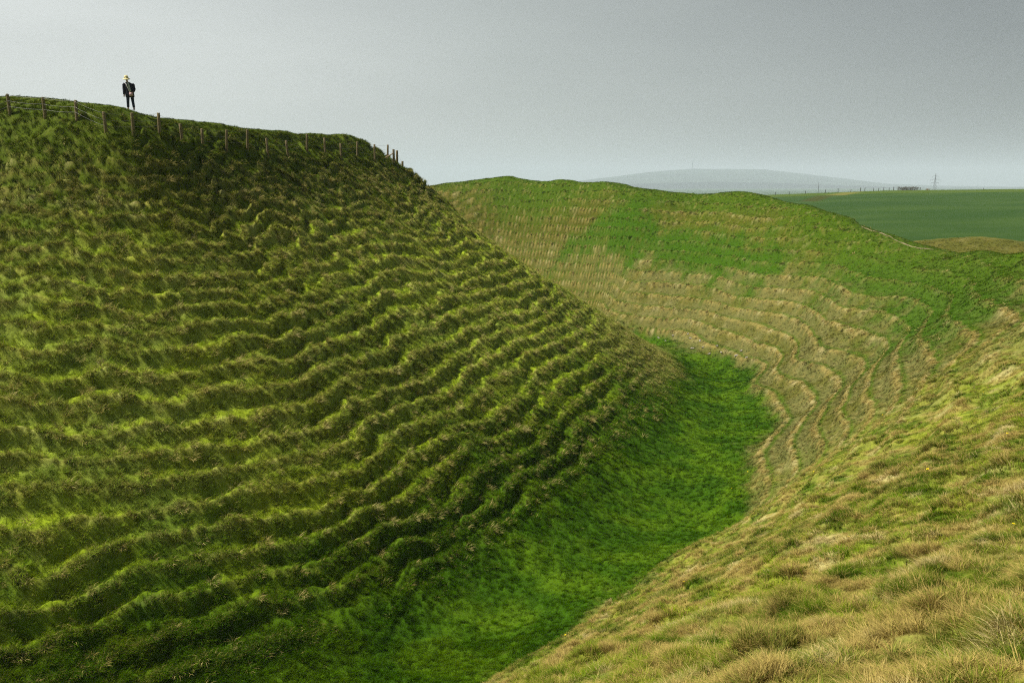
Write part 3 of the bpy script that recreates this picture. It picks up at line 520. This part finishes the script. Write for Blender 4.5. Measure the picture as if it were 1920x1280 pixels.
# ------------------------------------------------------------------ fence along the rampart
WOOD = simple('weathered_post', (.16, .125, .06), .9, .45, 14, bump=.6)
WOODP = simple('pale_brace', (.36, .27, .17), .9, .3, 12, bump=.4)
WIRE = simple('galvanised_wire', (.22, .22, .22), .5, .1, 5, metal=.8)
def post_bm(h, r, rg, buried=.15):
    bm = bmesh.new(); n = 10; lv = [-buried, .02, h * .35, h * .7, h - .012, h]; rs = [1.03, 1.05, 1, .97, .96, .86]; rings = []
    ph = rg.uniform(0, 6); el = rg.uniform(.9, 1.1)
    for z, k in zip(lv, rs):
        rings.append([bm.verts.new((math.cos(2 * math.pi * i / n) * r * k * el * (1 + .06 * math.sin(3 * i + ph)), math.sin(2 * math.pi * i / n) * r * k * (1 + .06 * math.cos(2 * i + ph)), z + (.012 * math.sin(i + ph) if z > h - .001 else 0))) for i in range(n)])
    for a, b in zip(rings, rings[1:]):
        for i in range(n): bm.faces.new((a[i], a[(i + 1) % n], b[(i + 1) % n], b[i]))
    bm.faces.new(rings[-1]); bm.faces.new(rings[0][::-1]); return bm
rf = random.Random(3)
# the corner and the short run that turns away over the nose
CORNER = [(-9.95, 69.1), (-9.95, 71.0), (-9.75, 72.8)]
fence = empty('wire_fence', (POSTS[0][0], POSTS[0][1], gz(POSTS[0][0], POSTS[0][1])))
tag(fence, 'long post and wire fence following the rim of the left rampart', 'fence')
FO = fence.location.copy(); line = []
x0, y0 = 2 * POSTS[0][0] - POSTS[1][0], 2 * POSTS[0][1] - POSTS[1][1]
allp = [(x0, y0, 0, 1.05)] + list(POSTS) + [(a, b, 0, 1.12) for a, b in CORNER]
for i, (x, y, dz, h) in enumerate(allp):
    z = gz(x, y); h = max(h, .98) + rf.uniform(-.02, .04)
    corner = i >= len(allp) - 3
    o = bmobj('post', post_bm(h, .078 if not corner else .10, rf), WOOD, fence)
    tx, ty = rf.uniform(-.035, .035), rf.uniform(-.05, .05)
    if i in (13, 12): ty = .10
    o.location = (x - FO.x, y - FO.y, z - FO.z); o.rotation_euler = (tx, ty, rf.uniform(0, 6))
    R = Matrix.Rotation(rf.uniform(0, .01), 4, 'Z'); top = Vector((x, y, z)) + Vector((ty * h, -tx * h, h)); line.append((Vector((x, y, z)), top, h))
for k, fr in enumerate((.95, .66, .40)):
    bm = bmesh.new(); pts = []
    for (a, ta, ha), (b, tb, hb) in zip(line, line[1:]):
        pa = a.lerp(ta, fr) - FO + Vector((0, -.065, 0)); pb = b.lerp(tb, fr) - FO + Vector((0, -.065, 0))
        for t in (0, .25, .5, .75): pts.append(pa.lerp(pb, t) - Vector((0, 0, .045 * 4 * t * (1 - t))))
    pts.append(pb); polytube(bm, pts, .0045, 5); bmobj('wire', bm, WIRE, fence)
bm = bmesh.new(); c = Vector((CORNER[0][0], CORNER[0][1], gz(*CORNER[0]))); f = Vector((c.x - .75, c.y - .35, gz(c.x - .75, c.y - .35)))
tube(bm, c + Vector((-.07, 0, .78)) - FO, f + Vector((0, 0, -.05)) - FO, .045, .05); bmobj('brace', bm, WOODP, fence, False)

# ------------------------------------------------------------------ walker on the skyline
def skin(name, joints, edges, mat, parent=None, sub=1, rootn=0):
    me = bpy.data.meshes.new(name); bm = bmesh.new(); ly = bm.verts.layers.skin.verify(); vs = []
    for i, j in enumerate(joints):
        v = bm.verts.new(j[:3]); v[ly].radius = (j[3], j[4] if len(j) > 4 else j[3]); v[ly].use_root = (i == rootn); vs.append(v)
    for a, b in edges: bm.edges.new((vs[a], vs[b]))
    bm.to_mesh(me); bm.free()
    o = bpy.data.objects.new(name, me); COL.objects.link(o); me.materials.append(mat)
    m = o.modifiers.new('skin', 'SKIN'); m.use_smooth_shade = True; m.branch_smoothing = .6
    s = o.modifiers.new('sub', 'SUBSURF'); s.levels = sub; s.render_levels = sub + 1
    if parent: o.parent = parent
    return o
SKIN = simple('skin', (.42, .24, .17), .6, .1, 20); NAVY = simple('navy_cloth', (.012, .014, .030), .85, .3, 30); DENIM = simple('dark_denim', (.020, .030, .055), .9, .35, 30)
SCARF = simple('grey_patterned_scarf', (.34, .38, .36), .9, .6, 40); WHITE = simple('white_webbing', (.75, .73, .72), .7, .1, 20); BAGM = simple('pale_pink_bag', (.55, .36, .36), .8, .2, 20)
HATM = simple('straw_hat', (.74, .64, .34), .8, .15, 60); HATB = simple('dark_hatband', (.03, .025, .02), .8, .1, 20); BOOT = simple('dark_boots', (.02, .017, .015), .7, .2, 20); HAIR = simple('dark_hair', (.03, .02, .015), .8, .2, 30)
px, py = WALKER
person = empty('person', (px, py, gz(px, py) + .02), rad(21))
tag(person, 'person in a pale yellow sun hat and dark jacket standing on the rampart skyline', 'person')
J = []; E_ = []
def add(p, par=None):
    J.append(p)
    if par is not None: E_.append((par, len(J) - 1))
    return len(J) - 1
pel = add((.02, .02, .88, .13, .10)); sp1 = add((.01, .02, 1.06, .125, .09), pel); ch = add((0, .01, 1.26, .155, .10), sp1); nb = add((-.03, -.02, 1.39, .06), ch)
nk = add((-.05, -.06, 1.44, .052), nb); hd0 = add((-.065, -.10, 1.50, .070, .075), nk); hd1 = add((-.07, -.115, 1.57, .078, .092), hd0); hd2 = add((-.07, -.10, 1.66, .060, .075), hd1)
add((-.078, -.205, 1.555, .014), hd1); add((.012, -.10, 1.565, .014, .02), hd1); add((-.152, -.10, 1.565, .014, .02), hd1); add((-.076, -.165, 1.485, .025), hd0)   # nose, ears, chin
def arm(sx, el, wr, ends, seed):
    sh = add((sx, .01, 1.33, .055), ch); e1 = add(el + (.042,), sh); w = add(wr + (.027,), e1); pm = add(tuple(wr[i] + ends[i] * .075 for i in range(3)) + (.036, .018), w)
    px_, py_, pz_ = J[pm][:3]
    for k, (off, ln) in enumerate(((-.030, .062), (-.010, .074), (.010, .070), (.030, .055))):
        a = add((px_ + off, py_ - .008, pz_ - .03 , .0085), pm); b = add((px_ + off * 1.1, py_ - .022, pz_ - .03 - ln * .55, .008), a); add((px_ + off * 1.1, py_ - .012, pz_ - .03 - ln, .0065), b)
    s = -1 if sx > 0 else 1
    a = add((px_ + s * .036, py_ - .025, pz_ + .015, .010), pm); add((px_ + s * .046, py_ - .040, pz_ - .022, .0085), a)
arm(-.19, (-.255, .04, 1.06), (-.255, -.03, .82), (0, -.1, -1), 1)
arm(.19, (.265, .05, 1.08), (.175, -.15, .88), (-.25, -.25, -.9), 2)
for s, (kx, ky, ax_) in ((-1, (-.095, -.02, -.115)), (1, (.13, .0, .165))):
    hp = add((s * .09 + .02, .02, .80, .088), pel); kn = add((kx, ky, .46, .060), hp); ak = add((ax_, .03, .09, .040), kn); add((ax_, -.08, .035, .038, .03), ak)
body = skin('body', J, E_, SKIN, person)
skin('trousers', [(.02, .02, .90, .14, .12), (-.075, .02, .78, .105), (-.098, -.02, .46, .078), (-.116, .03, .10, .068), (.115, .02, .78, .105), (.135, 0, .46, .078), (.165, .03, .10, .068)], [(0, 1), (1, 2), (2, 3), (0, 4), (4, 5), (5, 6)], DENIM, person)
for ax_ in (-.115, .165):
    skin('boot', [(ax_, .05, .10, .052), (ax_, .03, .04, .055, .045), (ax_, -.11, .03, .045, .032)], [(0, 1), (1, 2)], BOOT, person)
def loft(name, secs, mat, parent, n=16):
    bm = bmesh.new(); R_ = [[bm.verts.new((cx + rx * math.cos(t), cyy + ry * math.sin(t), z)) for t in [2 * math.pi * k / n for k in range(n)]] for cx, cyy, z, rx, ry in secs]
    for a, b in zip(R_, R_[1:]):
        for k in range(n): bm.faces.new((a[k], a[(k + 1) % n], b[(k + 1) % n], b[k]))
    bm.faces.new(R_[-1]); bm.faces.new(R_[0][::-1]); return bmobj(name, bm, mat, parent)
loft('jacket', [(.02, .02, .66, .215, .14), (.02, .02, .74, .22, .145), (.015, .02, .92, .21, .14), (.01, .02, 1.08, .22, .14), (0, .02, 1.22, .235, .14), (-.005, .015, 1.33, .205, .115), (-.02, 0, 1.385, .13, .09), (-.035, -.02, 1.42, .075, .075)], NAVY, person)
for sl in ([(-.17, .01, 1.335), (-.225, .02, 1.27), (-.248, .04, 1.06), (-.25, .0, .92), (-.25, -.03, .78)], [(.17, .01, 1.335), (.225, .02, 1.27), (.262, .05, 1.08), (.24, -.04, .99), (.185, -.13, .90)]):
    bm = bmesh.new(); polytube(bm, sl, [.080, .084, .068, .060, .052], 12); bmobj('sleeve', bm, NAVY, person)
def slab(name, pts, w, th, mat, parent):
    bm = bmesh.new(); R_ = []
    for x, y, z, k in pts: R_.append([bm.verts.new(v) for v in ((x - w * k, y, z), (x + w * k, y, z), (x + w * k, y + th, z), (x - w * k, y + th, z))])
    for a, b in zip(R_, R_[1:]):
        for i in range(4): bm.faces.new((a[i], a[(i + 1) % 4], b[(i + 1) % 4], b[i]))
    bm.faces.new(R_[0]); bm.faces.new(R_[-1]); return bmobj(name, bm, mat, parent)
slab('scarf', [(-.02, -.115, 1.40, .9), (.0, -.150, 1.30, 1.0), (.03, -.165, 1.16, 1.0), (.06, -.170, 1.02, .85), (.08, -.175, .92, .7)], .042, .05, SCARF, person)
slab('strap', [(-.13, -.125, 1.39, 1), (-.085, -.172, 1.22, 1), (-.01, -.185, 1.03, 1), (.055, -.195, .86, 1)], .018, .012, WHITE, person)
bm = bmesh.new(); bmesh.ops.create_cube(bm, size=1); bmesh.ops.scale(bm, vec=(.16, .08, .20), verts=bm.verts); bmesh.ops.bevel(bm, geom=bm.edges[:], offset=.025, segments=2, affect='EDGES')
bag = bmobj('shoulder_bag', bm, BAGM, person); bag.location = (.085, -.215, .78)
bm = bmesh.new(); prof = [(.188, -.050), (.192, -.038), (.15, -.002), (.108, .014), (.102, .07), (.092, .125), (.060, .160), (.0, .170)]; rings = []
for r_, z_ in prof: rings.append([bm.verts.new((math.cos(t) * r_, math.sin(t) * r_ * 1.05, z_ + (.02 * math.cos(2 * t) if r_ > .15 else 0))) for t in [2 * math.pi * k / 20 for k in range(20)]])
for a, b in zip(rings, rings[1:]):
    for k in range(20): bm.faces.new((a[k], a[(k + 1) % 20], b[(k + 1) % 20], b[k]))
bmesh.ops.remove_doubles(bm, verts=bm.verts, dist=.0005)
hat = bmobj('sun_hat', bm, HATM, person); hat.location = (-.072, -.110, 1.585); hat.rotation_euler = (rad(6), rad(-3), 0)
bm = bmesh.new(); tube(bm, (0, 0, .016), (0, 0, .05), .1105, .1075, 20); bmobj('hat_band', bm, HATB, hat)
bm = bmesh.new(); bmesh.ops.create_icosphere(bm, subdivisions=2, radius=.085); bmesh.ops.scale(bm, vec=(1.02, 1, 1.1), verts=bm.verts); hr = bmobj('hair', bm, HAIR, person); hr.location = (-.07, -.075, 1.60)

# ------------------------------------------------------------------ dandelions
YEL = simple('dandelion_yellow', (.88, .72, .01), .6, .15, 60); STEM = simple('dandelion_stem', (.16, .22, .05), .7, .2, 30)
def dandelion():
    t = empty('dandelion', (0, 0, 0)); bm = bmesh.new(); rg = random.Random(5)
    for ring, (n, r, zt) in enumerate(((22, .025, .004), (16, .018, .009), (10, .010, .012))):
        for k in range(n):
            a = 2 * math.pi * k / n + ring * .2; w_ = .0034; c_, s_ = math.cos(a), math.sin(a); rr = r * rg.uniform(.9, 1.1)
            vs = [bm.verts.new(v) for v in ((-s_ * w_ * .5, c_ * w_ * .5, 0), (s_ * w_ * .5, -c_ * w_ * .5, 0), (c_ * rr + s_ * w_, s_ * rr - c_ * w_, zt), (c_ * rr - s_ * w_, s_ * rr + c_ * w_, zt))]
            bm.faces.new(vs)
    h = bmobj('flower_head', bm, YEL, t, False); h.location = (0, 0, .11)
    bm = bmesh.new(); polytube(bm, [(-.012, .004, -.02), (-.006, .003, .05), (0, 0, .105)], .0022, 6); bmobj('stem', bm, STEM, t)
    return t
d0 = dandelion()
DL = FLOWER_LABELS
for i, ((x, y), lb) in enumerate(zip(FLOWERS, DL)):
    if i == 0: t = d0
    else:
        t = d0.copy(); COL.objects.link(t)
        for chd in list(d0.children): c = chd.copy(); COL.objects.link(c); c.parent = t
    t.location = (x, y, gz(x, y)); s = rf.uniform(.9, 1.2) * (1.15 if math.hypot(x, y) > 15 else 1); t.scale = (s, s, s)
    t.rotation_euler = (rad(rf.uniform(8, 22)), rad(rf.uniform(-14, 4)), rf.uniform(0, 6))
    tag(t, lb, 'dandelion', 'dandelions in the near bank turf')

# ------------------------------------------------------------------ chalk lumps at the foot of the far slope
CHALK = simple('chalk', (.34, .31, .26), .95, .35, 6, bump=.7)
for i, (x, y) in enumerate(STONES):
    rg = random.Random(40 + i); bm = bmesh.new(); bmesh.ops.create_icosphere(bm, subdivisions=2, radius=1)
    for v in bm.verts: v.co *= 1 + .3 * math.sin(3 * v.co.x + i) * math.cos(4 * v.co.y + 2 * i) + rg.uniform(-.12, .12)
    bmesh.ops.scale(bm, vec=(rg.uniform(.08, .20), rg.uniform(.06, .12), rg.uniform(.05, .08)), verts=bm.verts)
    o = bmobj('chalk_stone', bm, CHALK, None, False); o.location = (x, y, gz(x, y) + .05); o.rotation_euler = (rg.uniform(-.3, .3), rg.uniform(-.3, .3), rg.uniform(0, 3))
    tag(o, STONE_LABELS[i], 'chalk stone', 'chalk lumps at the ditch end')

# ------------------------------------------------------------------ worn footpath on the crest
def build_path():
    P_ = [Vector((x, y)) for x, y in FPATH[5:]]; pts = []
    for _ in range(2): P_ = [P_[0]] + [(P_[i - 1] + P_[i] * 2 + P_[i + 1]) / 4 for i in range(1, len(P_) - 1)] + [P_[-1]]
    for a, b in zip(P_, P_[1:]):
        for t in np.linspace(0, 1, 12, endpoint=False): pts.append(a.lerp(b, float(t)))
    V = []; n = 7
    for i, p in enumerate(pts):
        d = (pts[min(i + 1, len(pts) - 1)] - pts[max(i - 1, 0)]).normalized(); s = Vector((-d.y, d.x)); w = .06 + .03 * math.sin(i * .35) + rf.uniform(-.05, .05)
        w *= min(1, i / 6 + .2, (len(pts) - i) / 6)
        for k in range(n): q = p + s * w * (2 * k / (n - 1) - 1); V.append((q.x, q.y, gz(q.x, q.y) + .035 - (.03 if k in (0, n - 1) else 0)))
    F_ = [(i * n + k, i * n + k + 1, (i + 1) * n + k + 1, (i + 1) * n + k) for i in range(len(pts) - 1) for k in range(n - 1)]
    me = bpy.data.meshes.new('footpath'); me.from_pydata(V, [], F_); o = link('footpath', me, simple('worn_chalky_earth', (.22, .18, .10), .95, .35, 3)); tag(o, 'thin worn chalky footpath along the crest of the outer bank', 'path', kind='structure')
build_path()

# ------------------------------------------------------------------ far side of the field
DARKW = simple('dark_fence_wood', (.05, .045, .035), .9, .3, 10)
def fpt(px_, D): a = (px_ - 960) / 1500.; return a * D, D * .98
ff = None; tops = []
for pxl, D, h in [(1388, 322, 1.4), (1436, 322, 1.3), (1461, 322, 1.2), (1490, 322, 1.2), (1526, 323, 1.3), (1549, 323, 1.7), (1572, 323, 1.1), (1589, 324, 1.7), (1597, 324, 1.6), (1613, 324, 1.5), (1622, 325, 1.5), (1631, 325, 1.8), (1641, 325, 1.5), (1649, 326, 1.9), (1697, 326, 1.8), (1738, 327, 1.2), (1811, 328, 1.9)]:
    x, y = fpt(pxl, D * 1.045); z = gz(x, y)
    if ff is None: ff = empty('field_fence', (x, y, z)); tag(ff, 'thin dark fence posts along the top edge of the far field', 'fence')
    p = bmobj('post', post_bm(h, .11, rf, .3), DARKW, ff); p.location = (x - ff.location.x, y - ff.location.y, z - ff.location.z); p.rotation_euler = (0, rf.uniform(-.05, .05), 0)
    tops.append(Vector((x, y, z + h * .85)) - ff.location)
bm = bmesh.new(); polytube(bm, tops, .012, 4); bmobj('wire', bm, WIRE, ff)
x, y = fpt(1513, 335); bm = bmesh.new(); tube(bm, (0, 0, -.3), (0, 0, 4.3), .085, .05)
o = bmobj('pole', bm, DARKW); o.location = (x, y, gz(x, y)); tag(o, 'single tall thin pole standing at the far field edge', 'pole')

def bush(name, loc, rx, ry, rz_, nleaf, leaf, lmat, ntw, tmat, seed, label, cat, box=False):
    t = empty(name, loc); rg = random.Random(seed); bm = bmesh.new()
    for k in range(ntw):
        a = rg.uniform(0, 6.28); rr = rg.uniform(.2, 1); bx_, by_ = rg.uniform(-.5, .5) * rx, rg.uniform(-.5, .5) * ry
        tp = (bx_ + math.cos(a) * rr * rx * .55, by_ + math.sin(a) * rr * ry * .55, rz_ * rg.uniform(.65, 1.0) * math.sqrt(max(.1, 1 - .6 * rr * rr)))
        md = ((bx_ + tp[0]) / 2 + rg.uniform(-.1, .1) * rx, (by_ + tp[1]) / 2, tp[2] * .55); r0 = leaf * .12
        polytube(bm, [(bx_ * .5, by_ * .5, -.1), md, tp], [r0 * 2, r0 * 1.3, r0 * .5], 4)
        for _ in range(3):
            e_ = Vector(md).lerp(Vector(tp), rg.uniform(0, .8)); f_ = e_ + Vector((rg.uniform(-.3, .3) * rx, rg.uniform(-.3, .3) * ry, rg.uniform(.1, .35) * rz_)); polytube(bm, [e_, f_], [r0, r0 * .4], 3)
    bmobj('branches', bm, tmat, t)
    if nleaf:
        bm = bmesh.new()
        for k in range(nleaf):
            a = rg.uniform(0, 6.28); u = rg.uniform(0, 1) ** .5; ph = rg.uniform(0, 1)
            if box: p = Vector((rg.uniform(-1, 1) * rx, rg.uniform(-1, 1) * ry, rz_ * rg.uniform(.05, .93 + .07 * math.sin(k))))
            else: p = Vector((math.cos(a) * u * rx, math.sin(a) * u * ry, rz_ * ph * math.sqrt(max(0, 1 - u ** 2.5)) * (1 + .12 * math.sin(5 * a))))
            n_ = Vector((rg.gauss(0, 1), rg.gauss(0, 1), rg.gauss(0, 1))).normalized(); q = n_.to_track_quat('Z', 'Y'); s = leaf * rg.uniform(.6, 1.3)
            bm.faces.new([bm.verts.new(p + q @ Vector(v)) for v in ((-s, 0, 0), (0, -s * .5, 0), (s, 0, 0), (0, s * .5, 0))])
        bmobj('foliage', bm, lmat, t, False)
    tag(t, label, cat); return t
HEDGE = simple('winter_hedge', (.085, .075, .05), .9, .4, 2); RUST = simple('russet_leaves', (.22, .09, .02), .9, .4, 3); TWIG = simple('bare_twigs', (.16, .13, .12), .9, .3, 5); DKG = simple('dark_scrub', (.03, .05, .02), .9, .4, 3)
def at_(pxl, D): x, y = fpt(pxl, D); return (x, y, gz(x, y))
bush('hedge', at_(1675, 334), 4.2, 1.2, 1.75, 1500, .14, HEDGE, 30, TWIG, 1, 'clipped block of brown hedge on the far field skyline', 'hedge', True)
bush('russet_shrub', at_(1711, 334), 1.0, .8, 1.0, 400, .09, RUST, 10, TWIG, 2, 'small russet bush just right of the hedge', 'shrub')
bush('bare_shrub', at_(1708, 92), .95, .7, 0.0 + BARE_H, 90, .03, TWIG, 46, TWIG, 3, 'bare grey twiggy bush between the bank crest and the field', 'shrub')
bush('dark_bush', at_(1397, 334), .8, .6, .8, 300, .08, DKG, 8, TWIG, 4, 'low dark bush at the left end of the far field', 'shrub')

# ------------------------------------------------------------------ pylon and mast
STEEL = simple('grey_steel', (.16, .17, .18), .6, .1, 2, metal=.3)
def pylon(loc, H, B):
    t = empty('pylon', loc); bm = bmesh.new(); lv = [0, .22, .40, .55, .66, .76, .86, 1.0]
    wd = lambda f: B * (1 - f) ** 1.25 * .5 + .5 * (1 - f) + .05
    c4 = lambda f: [Vector((sx * wd(f), sy * wd(f), f * H)) for sx, sy in ((-1, -1), (1, -1), (1, 1), (-1, 1))]
    for a, b in zip(lv, lv[1:]):
        A_, B_ = c4(a), c4(b)
        for k in range(4):
            tube(bm, A_[k], B_[k], .15, n=4); tube(bm, A_[k], B_[(k + 1) % 4], .06, n=4); tube(bm, B_[k], A_[(k + 1) % 4], .06, n=4); tube(bm, B_[k], B_[(k + 1) % 4], .06, n=4)
    bmobj('tower', bm, STEEL, t, False)
    for f, w_ in ((.66, 7.5), (.77, 9.5), (.88, 6.5)):
        bm = bmesh.new()
        for s in (-1, 1):
            tip = Vector((s * w_, 0, f * H + .3))
            for k in range(4): tube(bm, c4(f)[k] if k < 2 else c4(f + .03)[k], tip, .09, n=4)
            tube(bm, tip, tip - Vector((0, 0, 3.0)), .16, n=5)
        bmobj('crossarm', bm, STEEL, t, False)
    tag(t, 'faint lattice electricity pylon with crossarms beyond the green field', 'pylon'); return t
xp, yp = fpt(1722.5, 1600); zp = gz(xp, yp); pylon((xp, yp, zp), 21.5 - zp, 9.0)
xm, ym = .2205 * 8500, 8500.0; zm = hillz(xm, ym) - 2
mt = empty('radio_mast', (xm, ym, zm)); bm = bmesh.new()
H1, H2 = 45, 265 - zm
for k in range(12):
    a, b = k / 12 * H1, (k + 1) / 12 * H1; wa, wb = 7.0 * (1 - k / 14), 7.0 * (1 - (k + 1) / 14)
    cs = [(-1, -1), (1, -1), (1, 1), (-1, 1)]
    for m_ in range(4):
        p, q = cs[m_], cs[(m_ + 1) % 4]; tube(bm, (p[0] * wa, p[1] * wa, a), (p[0] * wb, p[1] * wb, b), 1.0, n=4); tube(bm, (p[0] * wa, p[1] * wa, a), (q[0] * wb, q[1] * wb, b), .4, n=4)
bmobj('lattice_base', bm, STEEL, mt, False); bm = bmesh.new(); tube(bm, (0, 0, H1 - 1), (0, 0, H2), 5.0, 4.0, 8); bmobj('mast_column', bm, STEEL, mt)
tag(mt, 'tall thin radio mast on top of the hazy distant ridge', 'mast')
# ------------------------------------------------------------------ haze
def build_haze():
    bm = bmesh.new(); bmesh.ops.create_cube(bm, size=1.0)
    me = bpy.data.meshes.new('haze'); bm.to_mesh(me); bm.free(); o = bpy.data.objects.new('haze', me); COL.objects.link(o)
    o.scale = (27000, 27000, 330); o.location = (0, 0, -60 + 165)
    m = bpy.data.materials.new('haze'); m.use_nodes = True; n = m.node_tree.nodes; l = m.node_tree.links; n.clear()
    v = n.new('ShaderNodeVolumePrincipled'); v.inputs['Color'].default_value = (.78, .89, 1.0, 1); v.inputs['Density'].default_value = HAZE; v.inputs['Anisotropy'].default_value = .0
    out = n.new('ShaderNodeOutputMaterial'); l.new(v.outputs[0], out.inputs['Volume']); me.materials.append(m); tag(o, 'thin pale haze filling the air over the downs', 'haze', kind='stuff')
build_haze()
